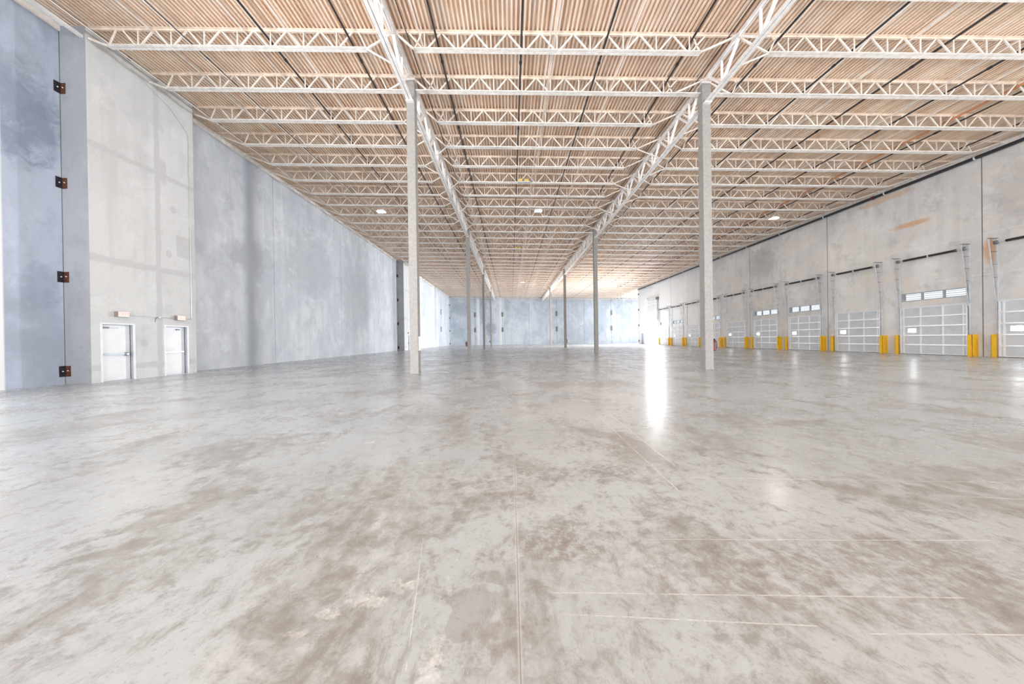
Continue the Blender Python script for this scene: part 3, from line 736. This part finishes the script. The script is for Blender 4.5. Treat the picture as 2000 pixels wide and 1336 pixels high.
def lift_track(t, y, s, ztop=6.45, zd=3.05):
    """s=+1 far side of the door, -1 near side"""
    Xw = WR
    m = MB().box(Xw-.07, y-.025, 0, Xw-.01, y+.025, ztop); m.box(Xw-.12, y-.025, 0, Xw-.07, y-.015, zd)
    o = m.obj('lift_track', M['galv'], t)
    MB().beam((Xw-.13, y, zd-.15), (Xw-.52, y, ztop), .035, .03, (1, 0, 0)).obj('slant_track', M['galv'], o)
    MB().box(Xw-.56, y-.02, ztop, Xw, y+.02, ztop+.035).obj('top_arm', M['drum'], o)
    r = MB()
    for z in (4.35, 5.05, 5.75):
        xx = Xw-.13-(z-2.9)/(ztop-2.9)*.39
        r.box(xx, y-.01, z, Xw-.07, y+.01, z+.022)
    r.obj('rung', M['drum'], o)
def dock_door(i, a, b):
    n = i+4
    names = {0: 'outside'}
    lab = 'grey sectional dock door, %s along the dock wall' % (['', 'nearest and cut by the frame edge', 'second from the right edge', 'third from the right edge', 'fourth from the right edge', 'fifth from the right edge', 'sixth from the right edge',
          'seventh, just right of the near column', 'eighth, just left of the near column', 'ninth from the right edge', 'farthest, beside the open doorway'][i])
    lab += ', window strip above' if i in WIN else ''
    t = thing('door_%d' % (n), (WR-.1, (a+b)/2, 0), lab, 'dock door', 'dock doors', 'structure')
    sectional(t, WR-.075, a+.06, b-.06, .02, 3.05, 5, 3, True)
    MB().box(WR-.12, a+.06, 0, WR-.03, b-.06, .03).obj('bottom_seal', M['gasket'], t)
    MB().box(WR-.13, a+.05, 3.05, WR-.02, b-.05, 3.10).obj('top_rail', M['whitedoor'], t)
    lift_track(t, b, 1); lift_track(t, a, -1)
    sh = MB().tube((WR-.25, a-.05, 6.22), (WR-.25, b+.05, 6.22), .018, 8).obj('torsion_shaft', M['galv'], t)
    mid = (a+b)/2
    for (p, q) in ((a+.40, mid-.06), (mid+.06, b-.40)):
        m = MB(); yy = p
        prof = []
        while yy < q: prof += [(.075, yy), (.062, yy+.03)]; yy += .06
        m.lathe([(r, h) for r, h in prof], (WR-.25, 0, 6.22), 'y', 10); m.obj('torsion_spring', M['spring'], sh)
    MB().box(WR-.30, mid-.04, 6.12, WR, mid+.04, 6.30).obj('centre_bracket', M['galv'], sh)
    for yy in (a+.08, b-.08):
        MB().lathe([(.02, -.04), (.11, -.04), (.10, 0), (.11, .04), (.02, .04)], (WR-.25, yy, 6.22), 'y', 12).obj('cable_drum', M['drum'], sh)
def guard(y, s, label):
    t = thing('track_guard', (WR-.2, y, 0), label, 'guard', 'yellow track guards')
    # s=+1: far side of a door (side plate faces away from the door)
    dx = .36; w_ = .19
    MB().box(WR-dx, y-w_/2, 0, WR-dx+.012, y+w_/2, 1.25).obj('front_plate', M['yellow'], t)
    ys = y+s*w_/2
    MB().box(WR-dx, min(ys, ys-s*.012), 0, WR-.01, max(ys, ys-s*.012), 1.25).obj('side_plate', M['yellow'], t)
GN = ['', 'first', 'second', 'third', 'fourth', 'fifth', 'sixth', 'seventh', 'eighth', 'ninth', 'tenth']
for i, (a, b) in enumerate(DOORS):
    if i == 0: continue
    dock_door(i, a, b)
    if i > 0: guard(b-.05, 1, 'yellow track guard at the left foot of the %s dock door from the right edge' % GN[i])
    if i > 1: guard(a-.19, -1, 'yellow track guard at the right foot of the %s dock door from the right edge' % GN[i])
# window strips
wn = 0
for i in WIN:
    a, b = DOORS[i][0]+.1, DOORS[i][1]-.1; wn += 1; z0, z1 = 3.50, 4.02
    t = thing('window_%d' % wn, (WR, (a+b)/2, 3.5), 'barred window strip in dark frame above the %s dock door from the right edge' % GN[i], 'window', 'window strips', 'structure')
    m = MB()
    for q in ((a, b, z0, z0+.05), (a, b, z1-.05, z1), (a, a+.06, z0, z1), (b-.06, b, z0, z1)): m.box(WR-.02, q[0], q[2], WR+.12, q[1], q[3])
    m.obj('window_frame', M['jamb'], t)
    for k in (1, 2):
        y = a+(b-a)*k/3; MB().box(WR-.02, y-.03, z0+.04, WR+.10, y+.03, z1-.04).obj('mullion', M['jamb'], t)
    for k in (1, 2, 3):
        z = z0+(z1-z0)*k/4; MB().box(WR+.01, a+.04, z-.016, WR+.03, b-.04, z+.016).obj('glazing_bar', M['jamb'], t)
    MB().box(WR+.13, a, z0, WR+.14, b, z1).obj('pane', M['frost'], t)
# open drive-in doorway, its raised door and hoist
t = thing('door_15', (WR, 57.3, 0), 'open drive-in doorway flooded with daylight, its slatted door raised above', 'dock door', kind='structure')
sectional(t, WR-.1, OPEN[0]+.05, OPEN[1]-.05, 4.6, 8.7, 7, 4, False)
m = MB()
for y in OPEN: m.box(WR-.12, y-.05, 0, WR, y+.05, 9.0)
m.obj('lift_track', M['galv'], t)
tag(MB().box(WR-.5, 54.9, 8.1, WR, 55.25, 8.6).obj('door_operator', M['drum'], t, bevel=.03), 'dark chain hoist motor')
MB().tube((WR-.3, 55.0, 4.0), (WR-.3, 55.0, 8.2), .05, 8).obj('hoist_chain', M['drum'], t)
MB().box(WR-.30, 54.9, 8.6, WR-.2, 59.7, 8.7).obj('torsion_shaft', M['galv'], t)

# ------------------------------------------------------------------ small fittings on the columns
t = tag(MB().box(GX[0]+.172, CY0-.12, .94, GX[0]+.21, CY0+.10, 1.53).obj('wall_panel_box', M['white'], loc=(GX[0]+.19, CY0, 1.2), bevel=.005), 'white flat box on the right side of nearest left column', 'electrical box')
def extinguisher(X, y, s, label):
    xx = X+s*(.172+.09)
    t = thing('fire_extinguisher', (xx, y-.05, .75), label, 'fire extinguisher', 'fire extinguishers on columns')
    MB().lathe([(0, .75), (.06, .75), (.075, .78), (.075, 1.12), (.05, 1.19), (.02, 1.21), (0, 1.21)], (xx, y-.05, 0), 'z', 14).obj('cylinder', M['red'], t)
    MB().box(xx-.02, y-.09, 1.21, xx+.02, y+.02, 1.26).obj('valve_handle', M['gasket'], t)
    MB().path([(xx, y-.1, 1.22), (xx+s*.08, y-.1, 1.12), (xx+s*.09, y-.08, .85)], .012, 6).obj('hose', M['gasket'], t)
    MB().box(min(xx, xx-s*.09), y-.07, .95, max(xx, xx-s*.09), y-.03, 1.0).obj('bracket', M['drum'], t)
extinguisher(GX[1], CY0, 1, 'dark red fire extinguisher on the right side of the nearest right column')
extinguisher(GX[0], CY0+CYS, -1, 'fire extinguisher on the left side of the second left column')
extinguisher(GX[0], CY0+3*CYS, -1, 'fire extinguisher on the farthest left column')
extinguisher(GX[1], CY0+2*CYS, 1, 'fire extinguisher on the third right column')

for o in bpy.data.objects:
    if '_w' in o: del o['_w']
